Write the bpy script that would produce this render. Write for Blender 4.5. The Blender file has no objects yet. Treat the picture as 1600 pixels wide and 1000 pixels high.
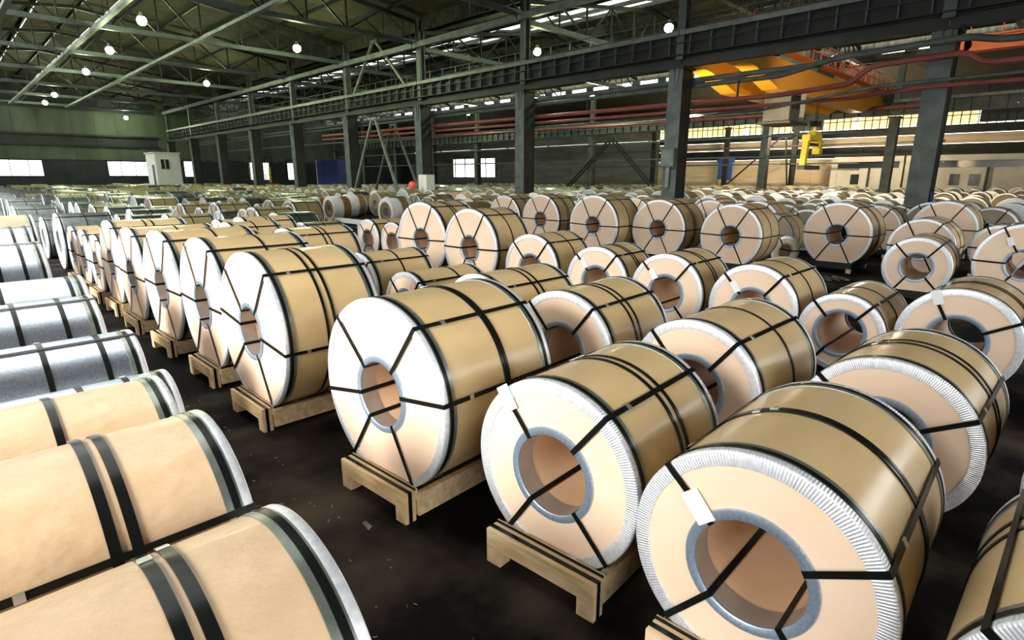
import bpy, bmesh, math, random
from mathutils import Vector, Matrix
S = bpy.context.scene
COL = S.collection
PI = math.pi
random.seed(7)

# ------------------------------------------------------------------ camera, sky, exposure
# world axes: X runs across the hall (along the coil axes), Y runs down the hall, Z up
cam_d = bpy.data.cameras.new('camera'); cam = bpy.data.objects.new('camera', cam_d); COL.objects.link(cam)
cam.location = (0, 0, 2.5436)
cam.rotation_euler = (PI/2 - .247587, 0, .782283 - PI/2)
cam_d.sensor_width = 36; cam_d.lens = 882.09/1600*36
cam_d.clip_start = .05; cam_d.clip_end = 400
S.camera = cam
S.view_settings.view_transform = 'Standard'; S.view_settings.look = 'None'
S.view_settings.gamma = 1; S.view_settings.use_curve_mapping = False
S.view_settings.exposure = 0.72
w = bpy.data.worlds.new('overcast_sky'); S.world = w; w.use_nodes = True
bg = w.node_tree.nodes['Background']; bg.inputs['Color'].default_value = (.98, .98, .965, 1); bg.inputs['Strength'].default_value = 2.9

def area_light(name, loc, rot, sx, sy, power, color):
    d = bpy.data.lights.new(name, 'AREA'); d.shape = 'RECTANGLE'; d.size = sx; d.size_y = sy; d.energy = power; d.color = color
    o = bpy.data.objects.new(name, d); COL.objects.link(o); o.location = loc; o.rotation_euler = rot
    return o
# daylight coming in through the open side of the hall (wall_left stops short of it) and the rooflights
sun_d = bpy.data.lights.new('hazy_sun', 'SUN'); sun_d.energy = 6.0; sun_d.angle = math.radians(26); sun_d.color = (1, .97, .92)
sun = bpy.data.objects.new('hazy_sun', sun_d); COL.objects.link(sun); sun.location = (-20, 10, 20)
sun.rotation_euler = Vector((1.0, .14, -.50)).to_track_quat('-Z', 'Y').to_euler()

# ------------------------------------------------------------------ materials
def mat(name, col, rough=.5, metal=0, spec=.5, coat=0):
    m = bpy.data.materials.new(name); m.use_nodes = True
    b = m.node_tree.nodes['Principled BSDF']
    b.inputs['Base Color'].default_value = (*col, 1); b.inputs['Roughness'].default_value = rough
    b.inputs['Metallic'].default_value = metal; b.inputs['Specular IOR Level'].default_value = spec
    if coat: b.inputs['Coat Weight'].default_value = coat; b.inputs['Coat Roughness'].default_value = .16
    return m
def noisy(m, c2, scale=4, detail=4, lo=.35, hi=.65, bump=0, bscale=None, stretch=(1, 1, 1), rough2=None):
    nt = m.node_tree; b = nt.nodes['Principled BSDF']; c1 = tuple(b.inputs['Base Color'].default_value)
    tc = nt.nodes.new('ShaderNodeTexCoord'); mp = nt.nodes.new('ShaderNodeMapping'); mp.inputs['Scale'].default_value = stretch
    nt.links.new(tc.outputs['Object'], mp.inputs['Vector'])
    n = nt.nodes.new('ShaderNodeTexNoise'); n.inputs['Scale'].default_value = scale; n.inputs['Detail'].default_value = detail
    nt.links.new(mp.outputs[0], n.inputs['Vector'])
    r = nt.nodes.new('ShaderNodeValToRGB'); r.color_ramp.elements[0].position = lo; r.color_ramp.elements[1].position = hi
    r.color_ramp.elements[0].color = c1; r.color_ramp.elements[1].color = (*c2, 1)
    nt.links.new(n.outputs['Fac'], r.inputs[0]); nt.links.new(r.outputs[0], b.inputs['Base Color'])
    if rough2 is not None:
        mr = nt.nodes.new('ShaderNodeMapRange'); mr.inputs[3].default_value = b.inputs['Roughness'].default_value; mr.inputs[4].default_value = rough2
        nt.links.new(n.outputs['Fac'], mr.inputs[0]); nt.links.new(mr.outputs[0], b.inputs['Roughness'])
    if bump:
        n2 = nt.nodes.new('ShaderNodeTexNoise'); n2.inputs['Scale'].default_value = bscale or scale*3; n2.inputs['Detail'].default_value = 5
        nt.links.new(mp.outputs[0], n2.inputs['Vector'])
        bp = nt.nodes.new('ShaderNodeBump'); bp.inputs['Strength'].default_value = bump; bp.inputs['Distance'].default_value = .02
        nt.links.new(n2.outputs['Fac'], bp.inputs['Height']); nt.links.new(bp.outputs[0], b.inputs['Normal'])
    return m
M = {}
M['wrap'] = noisy(mat('kraft_wrap', (.595, .425, .21), .34, 0, .5, .4), (.655, .48, .245), 2.5, 4, bump=.10, bscale=7, stretch=(1, 2.2, 2.2))
M['wrap_pale'] = noisy(mat('pale_kraft_wrap', (.57, .395, .235), .42, 0, .4, .15), (.64, .455, .285), 3, 5, bump=.40, bscale=8, stretch=(1, 2, 2))
M['wrap_shaded'] = noisy(mat('shaded_kraft_wrap', (.23, .195, .08), .36, 0, .5, .2), (.29, .24, .105), 3, 4)  # kraft wrap with the far rows' dim light put into its colour
M['cover'] = noisy(mat('kraft_end_cover', (.87, .645, .46), .55, 0, .35), (.91, .70, .525), 2, 4, bump=.05, bscale=6)
M['cover_dull'] = noisy(mat('dull_kraft_end_cover', (.28, .245, .17), .55, 0, .35), (.36, .31, .22), 2)
M['bore'] = noisy(mat('bore_paper', (.74, .49, .29), .5), (.80, .55, .34), 4)
M['sleeve'] = noisy(mat('bore_sleeve_steel', (.50, .44, .38), .42, .6), (.60, .54, .47), 6)
M['galv'] = noisy(mat('galvanised_edge', (.74, .79, .86), .40, .5), (.92, .94, .97), 30, 3, stretch=(1, 1, 1))
M['hub'] = noisy(mat('hub_ring_steel', (.33, .45, .60), .40, .7), (.46, .58, .72), 60, 3)
M['band'] = noisy(mat('grey_edge_band', (.22, .25, .22), .32, .7), (.30, .33, .29), 14)
M['strap'] = mat('black_steel_strap', (.007, .008, .007), .24, 0, .18)
M['seal'] = mat('strap_seal_steel', (.7, .72, .72), .3, .9)
M['tag'] = mat('white_tag_paper', (.88, .89, .9), .6)
M['steel'] = noisy(mat('galvanised_sheet', (.46, .52, .60), .30, 1.0), (.62, .68, .76), 55, 3, bump=.05, bscale=80, rough2=.4)
M['dark_sheet'] = noisy(mat('dark_coil_sheet', (.10, .12, .11), .30, .75), (.17, .19, .175), 8)
M['layer'] = noisy(mat('coil_layers', (.62, .66, .70), .42, .75), (.85, .88, .92), 25)
M['rust'] = noisy(mat('brown_coil_sheet', (.30, .16, .07), .4, .3), (.42, .26, .12), 5)
M['white_wrap'] = noisy(mat('printed_white_wrap', (.90, .90, .86), .4), (.66, .60, .48), 5, 3, .60, .72)
M['wood'] = noisy(mat('skid_wood', (.58, .41, .21), .7, 0, .2), (.80, .62, .38), 3, 6, bump=.25, bscale=22, stretch=(6, 1.2, 6))
M['wood_end'] = noisy(mat('skid_wood_end_grain', (.62, .44, .24), .75, 0, .2), (.80, .63, .40), 14)
M['floor'] = noisy(mat('oily_concrete', (.006, .0055, .005), .75, 0, .06), (.085, .068, .050), .8, 9, .46, .72, bump=.3, bscale=9, rough2=.9)
M['iron'] = noisy(mat('dark_painted_steel', (.012, .015, .013), .5, .1, .35), (.024, .028, .025), 1.2)
M['iron_grey'] = noisy(mat('grey_painted_steel', (.06, .075, .072), .5, .1, .4), (.10, .12, .115), 1.5)
M['iron_pale'] = noisy(mat('pale_roof_steel', (.11, .13, .115), .45, .2, .4), (.20, .225, .20), 1.5)
M['roof'] = noisy(mat('olive_roof_boards', (.024, .023, .013), .8, 0, .2), (.115, .10, .055), 1.6, 8, .3, .72, stretch=(.6, 5, 1))
M['roof_dark'] = noisy(mat('dark_roof_sheeting', (.022, .023, .015), .8, 0, .2), (.06, .058, .035), 1.2, 6, stretch=(1, 3, 1))  # darker sheeting for the crane bay and third bay
M['endwall'] = noisy(mat('green_wall_sheeting', (.055, .073, .055), .6, 0, .3), (.10, .122, .092), .35, 5, stretch=(1, 2.2, .3))
M['endwall_dark'] = noisy(mat('navy_wall_sheeting', (.012, .016, .022), .6), (.022, .028, .036), .5)
M['greywall'] = noisy(mat('grey_wall_sheeting', (.15, .155, .14), .6), (.24, .24, .215), .7, 4, stretch=(1, .3, 2))
M['cream'] = noisy(mat('cream_rendered_wall', (.60, .58, .49), .7), (.74, .72, .63), .5)
M['timber'] = noisy(mat('ochre_wall_boards', (.72, .54, .32), .7), (.90, .74, .50), .6, 5, stretch=(1, .3, 3))
M['white'] = noisy(mat('white_painted_sheet', (.76, .78, .76), .45), (.68, .71, .69), 1)
M['blue'] = noisy(mat('blue_painted_steel', (.02, .04, .18), .5), (.03, .055, .24), 1)
M['skyblue'] = noisy(mat('blue_roller_door', (.05, .12, .55), .5), (.07, .16, .65), 1)
M['yellow'] = noisy(mat('crane_yellow', (.90, .47, .025), .42), (.85, .40, .02), .4)
M['lime'] = noisy(mat('grab_yellow', (.80, .70, .04), .5), (.68, .58, .04), 1)
M['red'] = noisy(mat('red_pipe_paint', (.20, .045, .035), .42), (.26, .07, .055), 1)
M['orange'] = noisy(mat('red_lead_paint', (.50, .11, .04), .5), (.62, .17, .08), 1)
M['coral'] = mat('coral_plastic', (.9, .13, .12), .5)
M['black'] = mat('black_rubber', (.008, .008, .008), .6)
M['paint'] = noisy(mat('worn_white_floor_paint', (.42, .42, .40), .7), (.1, .1, .09), 12, 4)
M['grit'] = mat('pale_grit', (.22, .19, .16), .8)
M['window_dark'] = mat('dark_window_glass', (.03, .035, .035), .15)
def emit(name, col, s):
    m = bpy.data.materials.new(name); m.use_nodes = True; b = m.node_tree.nodes['Principled BSDF']
    b.inputs['Base Color'].default_value = (*col, 1); b.inputs['Emission Color'].default_value = (*col, 1); b.inputs['Emission Strength'].default_value = s
    return m
M['bulb'] = emit('discharge_bulb', (.88, 1.0, .66), 60)
M['warmwin'] = emit('lit_amber_glazing', (1, .66, .27), 1.0)
M['pale_bulb'] = emit('white_globe', (1, 1, .92), 8)
g = bpy.data.materials.new('rooflight_glass'); g.use_nodes = True; nt = g.node_tree; nt.nodes.clear()
o_ = nt.nodes.new('ShaderNodeOutputMaterial'); mx = nt.nodes.new('ShaderNodeMixShader'); mx.inputs[0].default_value = .08
t_ = nt.nodes.new('ShaderNodeBsdfTransparent'); t_.inputs[0].default_value = (.95, .97, .95, 1); gl = nt.nodes.new('ShaderNodeBsdfGlossy'); gl.inputs['Roughness'].default_value = .1
nt.links.new(t_.outputs[0], mx.inputs[1]); nt.links.new(gl.outputs[0], mx.inputs[2]); nt.links.new(mx.outputs[0], o_.inputs[0])
M['glass'] = g
M['glass_dimmed'] = g.copy(); M['glass_dimmed'].name = 'dimmed_rooflight_glass'; [n for n in M['glass_dimmed'].node_tree.nodes if n.type == 'BSDF_TRANSPARENT'][0].inputs[0].default_value = (.36, .38, .33, 1)  # transmission lowered to dim the daylight falling on the far rows
# crimped pleats of the edge rings: radial relief on the galvanised metal
def pleat(name, count, strength):
    m = M['galv'].copy(); m.name = name; nt = m.node_tree; b = nt.nodes['Principled BSDF']
    tc = nt.nodes.new('ShaderNodeTexCoord'); sp = nt.nodes.new('ShaderNodeSeparateXYZ'); nt.links.new(tc.outputs['Object'], sp.inputs[0])
    at = nt.nodes.new('ShaderNodeMath'); at.operation = 'ARCTAN2'; nt.links.new(sp.outputs['Z'], at.inputs[0]); nt.links.new(sp.outputs['Y'], at.inputs[1])
    mu = nt.nodes.new('ShaderNodeMath'); mu.operation = 'MULTIPLY'; mu.inputs[1].default_value = count; nt.links.new(at.outputs[0], mu.inputs[0])
    si = nt.nodes.new('ShaderNodeMath'); si.operation = 'SINE'; nt.links.new(mu.outputs[0], si.inputs[0])
    bp = nt.nodes.new('ShaderNodeBump'); bp.inputs['Strength'].default_value = strength; bp.inputs['Distance'].default_value = .006
    nt.links.new(si.outputs[0], bp.inputs['Height']); nt.links.new(bp.outputs[0], b.inputs['Normal'])
    return m
M['pleat'] = pleat('crimped_galvanised_edge', 240, .32)

# ------------------------------------------------------------------ helpers
def mesh(name, verts, faces, m, smooth=False, angle=35):
    me = bpy.data.meshes.new(name); me.from_pydata(verts, [], faces); me.materials.append(m)
    bm = bmesh.new(); bm.from_mesh(me); bmesh.ops.recalc_face_normals(bm, faces=bm.faces[:]); bm.to_mesh(me); bm.free()
    if smooth:
        me.polygons.foreach_set('use_smooth', [True]*len(me.polygons)); me.set_sharp_from_angle(angle=math.radians(angle))
    return me
def put(name, me, parent=None, loc=(0, 0, 0), rot=(0, 0, 0), scale=(1, 1, 1)):
    o = bpy.data.objects.new(name, me); COL.objects.link(o)
    if parent is not None: o.parent = parent
    o.location = loc; o.rotation_euler = rot; o.scale = scale
    return o
def thing(name, label, cat, loc=(0, 0, 0), rz=0, group=None, kind=None):
    o = bpy.data.objects.new(name, None); COL.objects.link(o); o.location = loc; o.rotation_euler = (0, 0, rz)
    o.empty_display_size = .2
    o['label'] = label; o['category'] = cat
    if group: o['group'] = group
    if kind: o['kind'] = kind
    return o
def structure(name, loc=(0, 0, 0), label=None):
    o = bpy.data.objects.new(name, None); COL.objects.link(o); o.location = loc; o['kind'] = 'structure'
    if label: o['label'] = label
    return o
class MB:
    def __init__(s): s.v = []; s.f = []
    def box(s, x0, x1, y0, y1, z0, z1):
        n = len(s.v)
        s.v += [(x, y, z) for x in (x0, x1) for y in (y0, y1) for z in (z0, z1)]
        s.f += [tuple(n+i for i in q) for q in ((0, 1, 3, 2), (4, 6, 7, 5), (0, 4, 5, 1), (2, 3, 7, 6), (0, 2, 6, 4), (1, 5, 7, 3))]
        return s
    def bar(s, a, b, wd, ht=None, up=(0, 0, 1)):
        ht = ht or wd; a = Vector(a); b = Vector(b); d = (b-a).normalized(); u = Vector(up)
        if abs(d.dot(u)) > .98: u = Vector((1, 0, 0))
        sx = d.cross(u).normalized()*wd/2; sy = d.cross(sx).normalized()*ht/2; n = len(s.v)
        for p in (a, b): s.v += [tuple(p+sx+sy), tuple(p-sx+sy), tuple(p-sx-sy), tuple(p+sx-sy)]
        s.f += [tuple(n+i for i in q) for q in ((0, 1, 2, 3), (7, 6, 5, 4), (0, 4, 5, 1), (1, 5, 6, 2), (2, 6, 7, 3), (3, 7, 4, 0))]
        return s
    def tube(s, pts, r, seg=10):
        pts = [Vector(p) for p in pts]; n0 = len(s.v); ref = Vector((0, 0, 1))
        for i, p in enumerate(pts):
            d = (pts[min(i+1, len(pts)-1)]-pts[max(i-1, 0)]).normalized()
            a = d.cross(ref if abs(d.z) < .95 else Vector((1, 0, 0))).normalized(); b = d.cross(a)
            s.v += [tuple(p+(a*math.cos(2*PI*k/seg)+b*math.sin(2*PI*k/seg))*r) for k in range(seg)]
        for i in range(len(pts)-1):
            for k in range(seg):
                k2 = (k+1) % seg; s.f.append((n0+i*seg+k, n0+i*seg+k2, n0+(i+1)*seg+k2, n0+(i+1)*seg+k))
        s.f.append(tuple(n0+k for k in range(seg))); s.f.append(tuple(n0+(len(pts)-1)*seg+k for k in range(seg)))
        return s
    def lathe(s, prof, seg, spiral=0, closed=False, cx=(0, 0, 0)):
        # profile of (x, r) turned about the X axis
        n0 = len(s.v); k_ = len(prof); ns = seg+1 if spiral else seg
        for i in range(ns):
            t = 2*PI*i/seg - .5
            for x, r in prof:
                rr = r - spiral*i/seg
                s.v.append((cx[0]+x, cx[1]+rr*math.cos(t), cx[2]+rr*math.sin(t)))
        for i in range(seg):
            j = i+1 if spiral else (i+1) % seg
            for k in range(k_ if closed else k_-1):
                k2 = (k+1) % k_
                s.f.append((n0+i*k_+k, n0+i*k_+k2, n0+j*k_+k2, n0+j*k_+k))
        if spiral:
            for k in range(k_-1): s.f.append((n0+k, n0+k+1, n0+seg*k_+k+1, n0+seg*k_+k))
        return s
    def me(s, name, m, smooth=False, angle=35): return mesh(name, s.v, s.f, m, smooth, angle)
def box_obj(name, m, parent, x0, x1, y0, y1, z0, z1): return put(name, MB().box(x0, x1, y0, y1, z0, z1).me(name, m), parent)
def ordinal(i): return ['first', 'second', 'third', 'fourth', 'fifth', 'sixth', 'seventh', 'eighth', 'ninth', 'tenth', 'eleventh', 'twelfth'][i]

# ------------------------------------------------------------------ the hall
NX0, NX1, BX1, WX = -7.0, 30.0, 62.0, 84.0      # nave, second bay, third bay limits across
Y0, Y1 = -8.0, 118.0
fl = put('floor', MB().box(NX0-12, WX+1, Y0-10, Y1+1, -.3, 0).me('floor', M['floor'])); fl['kind'] = 'structure'
COLY = [5.1+11.73*k for k in range(10)]
def zr1(x): return 17.0 - abs(x-11.5)*.115          # nave roof underside
def zr2(x): return 16.6 - abs(x-46)*.15             # second bay
ceil_ = structure('ceiling')
slits = (9.0, 13.8)
def roof_strip(x0, x1, fn, thick=.12, m='roof'):
    ys = [Y0+k*(Y1-Y0)/12 for k in range(13)]; me = None
    for k in range(12):
        z0, z1 = fn(x0), fn(x1); L = ys[1]-ys[0]-.06
        if me is None:
            v = [(x0, 0, z0), (x1, 0, z1), (x1, L, z1), (x0, L, z0), (x0, 0, z0+thick), (x1, 0, z1+thick), (x1, L, z1+thick), (x0, L, z0+thick)]
            me = mesh('roof_panel', v, [(0, 1, 2, 3), (4, 7, 6, 5), (0, 4, 5, 1), (1, 5, 6, 2), (2, 6, 7, 3), (3, 7, 4, 0)], M[m])
        put('roof_panel', me, ceil_, (0, ys[k], random.uniform(-.02, .02)))
xs = [5.0]
for k in range(3): roof_strip(NX0-.5+k*2.2, NX0-.5+(k+1)*2.2-.03, zr1)
for k in range(2):
    for j in range(2): v = [(-.9+j*2.95, Y0+k*7, zr1(-.9+j*2.95)), (2+j*3, Y0+k*7, zr1(2+j*3)), (2+j*3, Y0+k*7+6.95, zr1(2+j*3)), (-.9+j*2.95, Y0+k*7+6.95, zr1(-.9+j*2.95))]; put('roof_panel', mesh('roof_panel', v, [(0, 1, 2, 3)], M['roof']), ceil_)
for k in range(2, 18):          # unseen glazed roof strip, added to light the coil tops from above
    y = Y0+k*7
    v = [(-.9, y+.08, zr1(-.9)), (5, y+.08, zr1(5)), (5, y+6.92, zr1(5)), (-.9, y+6.92, zr1(-.9))]
    put('rooflight_pane', mesh('rooflight_pane', v, [(0, 1, 2, 3)], M['glass']), ceil_)
    put('glazing_bar', MB().bar((-.9, y, zr1(-.9)), (5, y, zr1(5)), .14, .2).me('glazing_bar', M['iron']), ceil_)
for sx in slits:
    a = xs[-1]; n = max(1, round((sx-a)/2.6))
    for i in range(n): roof_strip(a+(sx-a)*i/n, a+(sx-a)*(i+1)/n-.03, zr1)
    xs.append(sx+.16)
    v = [(sx-.03, Y0, zr1(sx)+.06), (sx+.17, Y0, zr1(sx+.16)+.06), (sx+.17, Y1, zr1(sx+.16)+.06), (sx-.03, Y1, zr1(sx)+.06)]
    put('rooflight_pane', mesh('rooflight_pane', v, [(0, 1, 2, 3)], M['glass_dimmed']), ceil_)
a = xs[-1]
for i in range(5): roof_strip(a+(NX1-a)*i/5, a+(NX1-a)*(i+1)/5-.03, zr1)
for a, b in ((30, 33.2), (33.2, 36.2), (36.2, 39.2), (44.4, 46), (46, 49), (49, 52), (52, 55), (55, 57.6), (60.6, 62)): roof_strip(a, b-.03, zr2, m='roof_dark')
for a, b in ((39.2, 44.4), (57.6, 60.6)):
    for k in range(36):
        y = Y0+k*3.5
        if random.random() < .25: m_ = M['roof_dark']
        else: m_ = M['glass_dimmed']
        v = [(a, y+.1, zr2(a)), (b, y+.1, zr2(b)), (b, y+3.4, zr2(b)), (a, y+3.4, zr2(a))]
        put('rooflight_pane', mesh('rooflight_pane', v, [(0, 1, 2, 3)], m_), ceil_)
        put('glazing_bar', MB().bar((a, y, zr2(a)), (b, y, zr2(b)), .12, .16).me('glazing_bar', M['iron']), ceil_)
    put('glazing_bar', MB().bar(((a+b)/2, Y0, zr2((a+b)/2)-.05), ((a+b)/2, Y1, zr2((a+b)/2)-.05), .1, .16).me('glazing_bar', M['iron']), ceil_)
for a, b in ((62, 69), (69, 76.5), (76.5, 84.6)): roof_strip(a, b-.03, lambda x: 12.6, m='roof_dark')
for x in [NX0+.5+3.05*i for i in range(13)]:
    put('purlin', MB().box(x-.06, x+.06, Y0, Y1, zr1(x)-.26, zr1(x)-.02).me('purlin', M['iron']), ceil_)
for x in [31.5+3.05*i for i in range(10)]:
    put('purlin', MB().box(x-.06, x+.06, Y0, Y1, zr2(x)-.26, zr2(x)-.02).me('purlin', M['iron']), ceil_)

# far end wall across the whole hall
wf = structure('wall_far')
def wall_panels(parent, axis, pos, a0, a1, z0, z1, step, m, holes=(), name='wall_panel', thick=.15):
    n = max(1, round((a1-a0)/step)); st = (a1-a0)/n
    for i in range(n):
        p, q = a0+i*st, a0+(i+1)*st; spans = [(z0, z1)]
        for (h0, h1, hz0, hz1) in holes:
            if h0 < (p+q)/2 < h1:
                new = []
                for s0, s1 in spans:
                    if hz0 > s0: new.append((s0, min(s1, hz0)))
                    if hz1 < s1: new.append((max(s0, hz1), s1))
                spans = new
        dj = (.035 if i % 2 else -.035)+random.uniform(-.012, .012)
        for s0, s1 in spans:
            if s1-s0 < .05: continue
            b = MB()
            if axis == 'y': b.box(p, q, pos+dj, pos+dj+thick, s0, s1)
            else: b.box(pos+dj, pos+dj+thick, p, q, s0, s1)
            put(name, b.me(name, m), parent)
holes_far = [(7.4, 13.6, 2.7, 5.2), (22.0, 27.8, 2.75, 5.2), (33.8, 36.4, 2.6, 5.6), (45.6, 49.6, 2.0, 6.4), (53, 55, 2, 6)]
wall_panels(wf, 'y', Y1, NX0-2, WX+1, 0, 5.6, .97, M['endwall_dark'], holes_far)
wall_panels(wf, 'y', Y1-.1, NX0-2, NX1, 5.34, 7.6, 1.5, M['endwall'])
wall_panels(wf, 'y', Y1, NX0-2, NX1, 7.6, 9.2, 1.5, M['endwall_dark'])
wall_panels(wf, 'y', Y1-.1, NX0-2, NX1, 9.2, 13.0, 1.5, M['endwall'])
wall_panels(wf, 'y', Y1, NX0-2, NX1, 13.0, 17.4, 3, M['endwall_dark'])
wall_panels(wf, 'y', Y1, NX1, WX+1, 5.34, 16.8, 2.4, M['endwall'])
for z in (7.6, 9.25): put('wall_rail', MB().box(NX0-2, NX1, Y1-.45, Y1-.1, z-.18, z+.12).me('wall_rail', M['iron']), wf)
k = 1
for (h0, h1, z0, z1) in holes_far:
    wn = structure('window_%d' % k, ((h0+h1)/2, Y1, z0)); k += 1
    hw = (h1-h0)/2+.3; hh = z1-z0
    put('pane', MB().box(-hw, hw, .05, .07, 0, hh).me('pane', M['glass']), wn)
    fr = MB(); fr.box(-hw, hw, -.05, .12, -.1, .08).box(-hw, hw, -.05, .12, hh-.08, hh+.1).box(-hw, -hw+.15, -.05, .12, 0, hh).box(hw-.15, hw, -.05, .12, 0, hh)
    put('frame', fr.me('frame', M['iron']), wn)
    for t in (-.33, .33) if hw > 2 else (0,): put('glazing_bar', MB().box(t*hw-.05, t*hw+.05, 0, .1, 0, hh).me('glazing_bar', M['iron']), wn)
# long side wall beyond the third bay
wr = structure('wall_right')
holes_r = [(88, 101.5, 2.6, 6.4)]
wall_panels(wr, 'x', WX, Y0, 50, 0, 4.9, 2.9, M['timber'])
wall_panels(wr, 'x', WX, 50, Y1, 0, 8.2, 2.3, M['greywall'], holes_r)
wall_panels(wr, 'x', WX, Y0, 50, 4.95, 6.3, 2.9, M['iron'])
wall_panels(wr, 'x', WX, Y0, 50, 6.35, 7.4, 2.9, M['timber'])
wall_panels(wr, 'x', WX, Y0, 50, 7.45, 8.4, 2.9, M['iron'])
wall_panels(wr, 'x', WX, Y0, Y1, 10.4, 12.9, 2.9, M['endwall_dark'])
wall_panels(wr, 'x', WX, 50, Y1, 8.25, 10.35, 2.9, M['greywall'])
for y in range(14):
    ya = -6+4*y
    put('lit_pane', MB().box(WX+.02, WX+.08, ya+.08, ya+3.9, 8.5, 10.3).me('lit_pane', M['warmwin'] if 9 < ya+2 < 50 and not 24 < ya < 27 else M['window_dark']), wr)
    for j in range(5): put('mullion', MB().box(WX-.05, WX+.05, ya+j*.8-.05, ya+j*.8+.05, 8.4, 10.4).me('mullion', M['iron']), wr)
    put('mullion', MB().box(WX-.05, WX+.05, ya, ya+4, 9.35, 9.45).me('mullion', M['iron']), wr)
wn = structure('window_%d' % k, (WX, 94.7, 2.6))
put('pane', MB().box(.05, .07, -6.7, 6.7, 0, 3.8).me('pane', M['glass']), wn)
for j in range(5): put('glazing_bar', MB().box(-.05, .1, -6.7+3.35*j-.1, -6.7+3.35*j+.1, 0, 3.8).me('glazing_bar', M['iron']), wn)
cl = structure('wall_clerestory')
wall_panels(cl, 'x', BX1+.6, Y0, Y1, 12.5, 13.3, 3, M['roof_dark'])
wall_panels(cl, 'x', BX1+.6, Y0, Y1, 13.75, 16.9, 3, M['roof_dark'])
for k in range(36): put('glazing_bar', MB().box(BX1+.5, BX1+.8, Y0+k*3.5-.5, Y0+k*3.5+.5, 13.2, 13.8).me('glazing_bar', M['iron']), cl)
wallb = structure('wall_bulkhead')
wall_panels(wallb, 'x', NX1+.3, Y0, 1.0, 10.6, 15, 3, M['roof_dark'])
wall_panels(wallb, 'x', NX1-.12, Y0, Y1, 13.9, 15.1, 5, M['roof_dark'])
# near and open sides, unseen; gates and openings added to let daylight in
wb = structure('wall_back')
wall_panels(wb, 'y', Y0-.15, NX0, 26, 6.0, 16.8, 6, M['greywall'])
wall_panels(wb, 'y', Y0-.15, 26, WX+1, 0, 16.8, 6, M['greywall'])
for xk in (-7, 1.25, 9.5, 17.75, 25.9): put('added_gate_post', MB().box(xk-.15, xk+.15, Y0-.2, Y0+.05, 0, 6.1).me('added_gate_post', M['iron']), wb)
wl = structure('wall_left')
wall_panels(wl, 'x', NX0-.15, Y0, .6, 0, 15, 2.8, M['endwall_dark'])
wall_panels(wl, 'x', NX0-.15, .6, Y1, 6.6, 15, 6, M['endwall_dark'])  # unseen wall, lintel shaped so the sun reaches mainly the aisle row
wall_panels(wl, 'x', NX0-.15, 36, Y1, 0, 6.6, 6, M['endwall_dark'])

# roof trusses
def truss(x0, x1, zb, fn, n, y, label, group, proto):
    t = thing('roof_truss', label, 'roof truss', (0, y, 0), 0, group)
    if not proto:
        p = proto; st = (x1-x0)/n
        p.append(('bottom_chord', MB().box(x0, x1, -.17, .17, zb-.16, zb+.16).me('bottom_chord', M['iron_grey'])))
        nodes = [x0+st*i for i in range(n+1)]
        mid = (nodes[n//2] if n % 2 == 0 else (x0+x1)/2)
        p.append(('top_chord', MB().bar((x0, 0, fn(x0)-.4), (mid, 0, fn(mid)-.4), .22, .26).me('top_chord', M['iron'])))
        p.append(('top_chord', MB().bar((mid, 0, fn(mid)-.4), (x1, 0, fn(x1)-.4), .22, .26).me('top_chord', M['iron'])))
        for i, x in enumerate(nodes): p.append(('vertical', MB().bar((x, 0, zb), (x, 0, fn(x)-.4), .11).me('vertical', M['iron'])))
        for i in range(n):
            a, b = nodes[i], nodes[i+1]
            if i % 2 == 0: p.append(('diagonal', MB().bar((a, 0, zb), (b, 0, fn(b)-.4), .12).me('diagonal', M['iron'])))
            else: p.append(('diagonal', MB().bar((a, 0, fn(a)-.4), (b, 0, zb), .12).me('diagonal', M['iron'])))
            if i % 2 == 0: p.append(('sub_strut', MB().bar(((a+b)/2, 0, zb+(fn(b)-.4-zb)/2), (b, 0, zb), .08).me('sub_strut', M['iron'])))
    for nm, me in proto: put(nm, me, t)
    return t
p1, p2 = [], []
for i, y in enumerate(COLY):
    truss(NX0, NX1-.4, 13.0, zr1, 12, y, 'dark lattice roof truss over the aisle hall, %s from the camera end' % ordinal(i), 'trusses over the aisle hall', p1)
    truss(NX1+.4, BX1-.4, 12.6, zr2, 10, y, 'dark lattice roof truss over the crane bay, %s from the camera end' % ordinal(i), 'trusses over the crane bay', p2)
for x, nm in ((10.2, 'set over the wider gap'), (16.6, 'set nearer the girder row'), (5.2, 'on the open side')):
    t = thing('roof_tie_beam', 'long pale grey beam under the roof trusses, %s' % nm, 'beam', (x, 0, 12.72), 0)
    for i in range(10):
        ya = COLY[i]-11.73+.05
        put('beam_length', MB().box(-.16, .16, 0, 11.6, -.11, .11).me('beam_length', M['iron_pale']), t, (0, ya, 0))
t = thing('roof_tie_beam', 'pale pipe-like beam running along the column posts above the girder', 'beam', (29.3, 0, 12.75))
for i in range(10): put('beam_length', MB().box(-.15, .15, 0, 11.6, -.2, .2).me('beam_length', M['iron_pale']), t, (0, COLY[i]-11.73+.05, 0))

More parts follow.
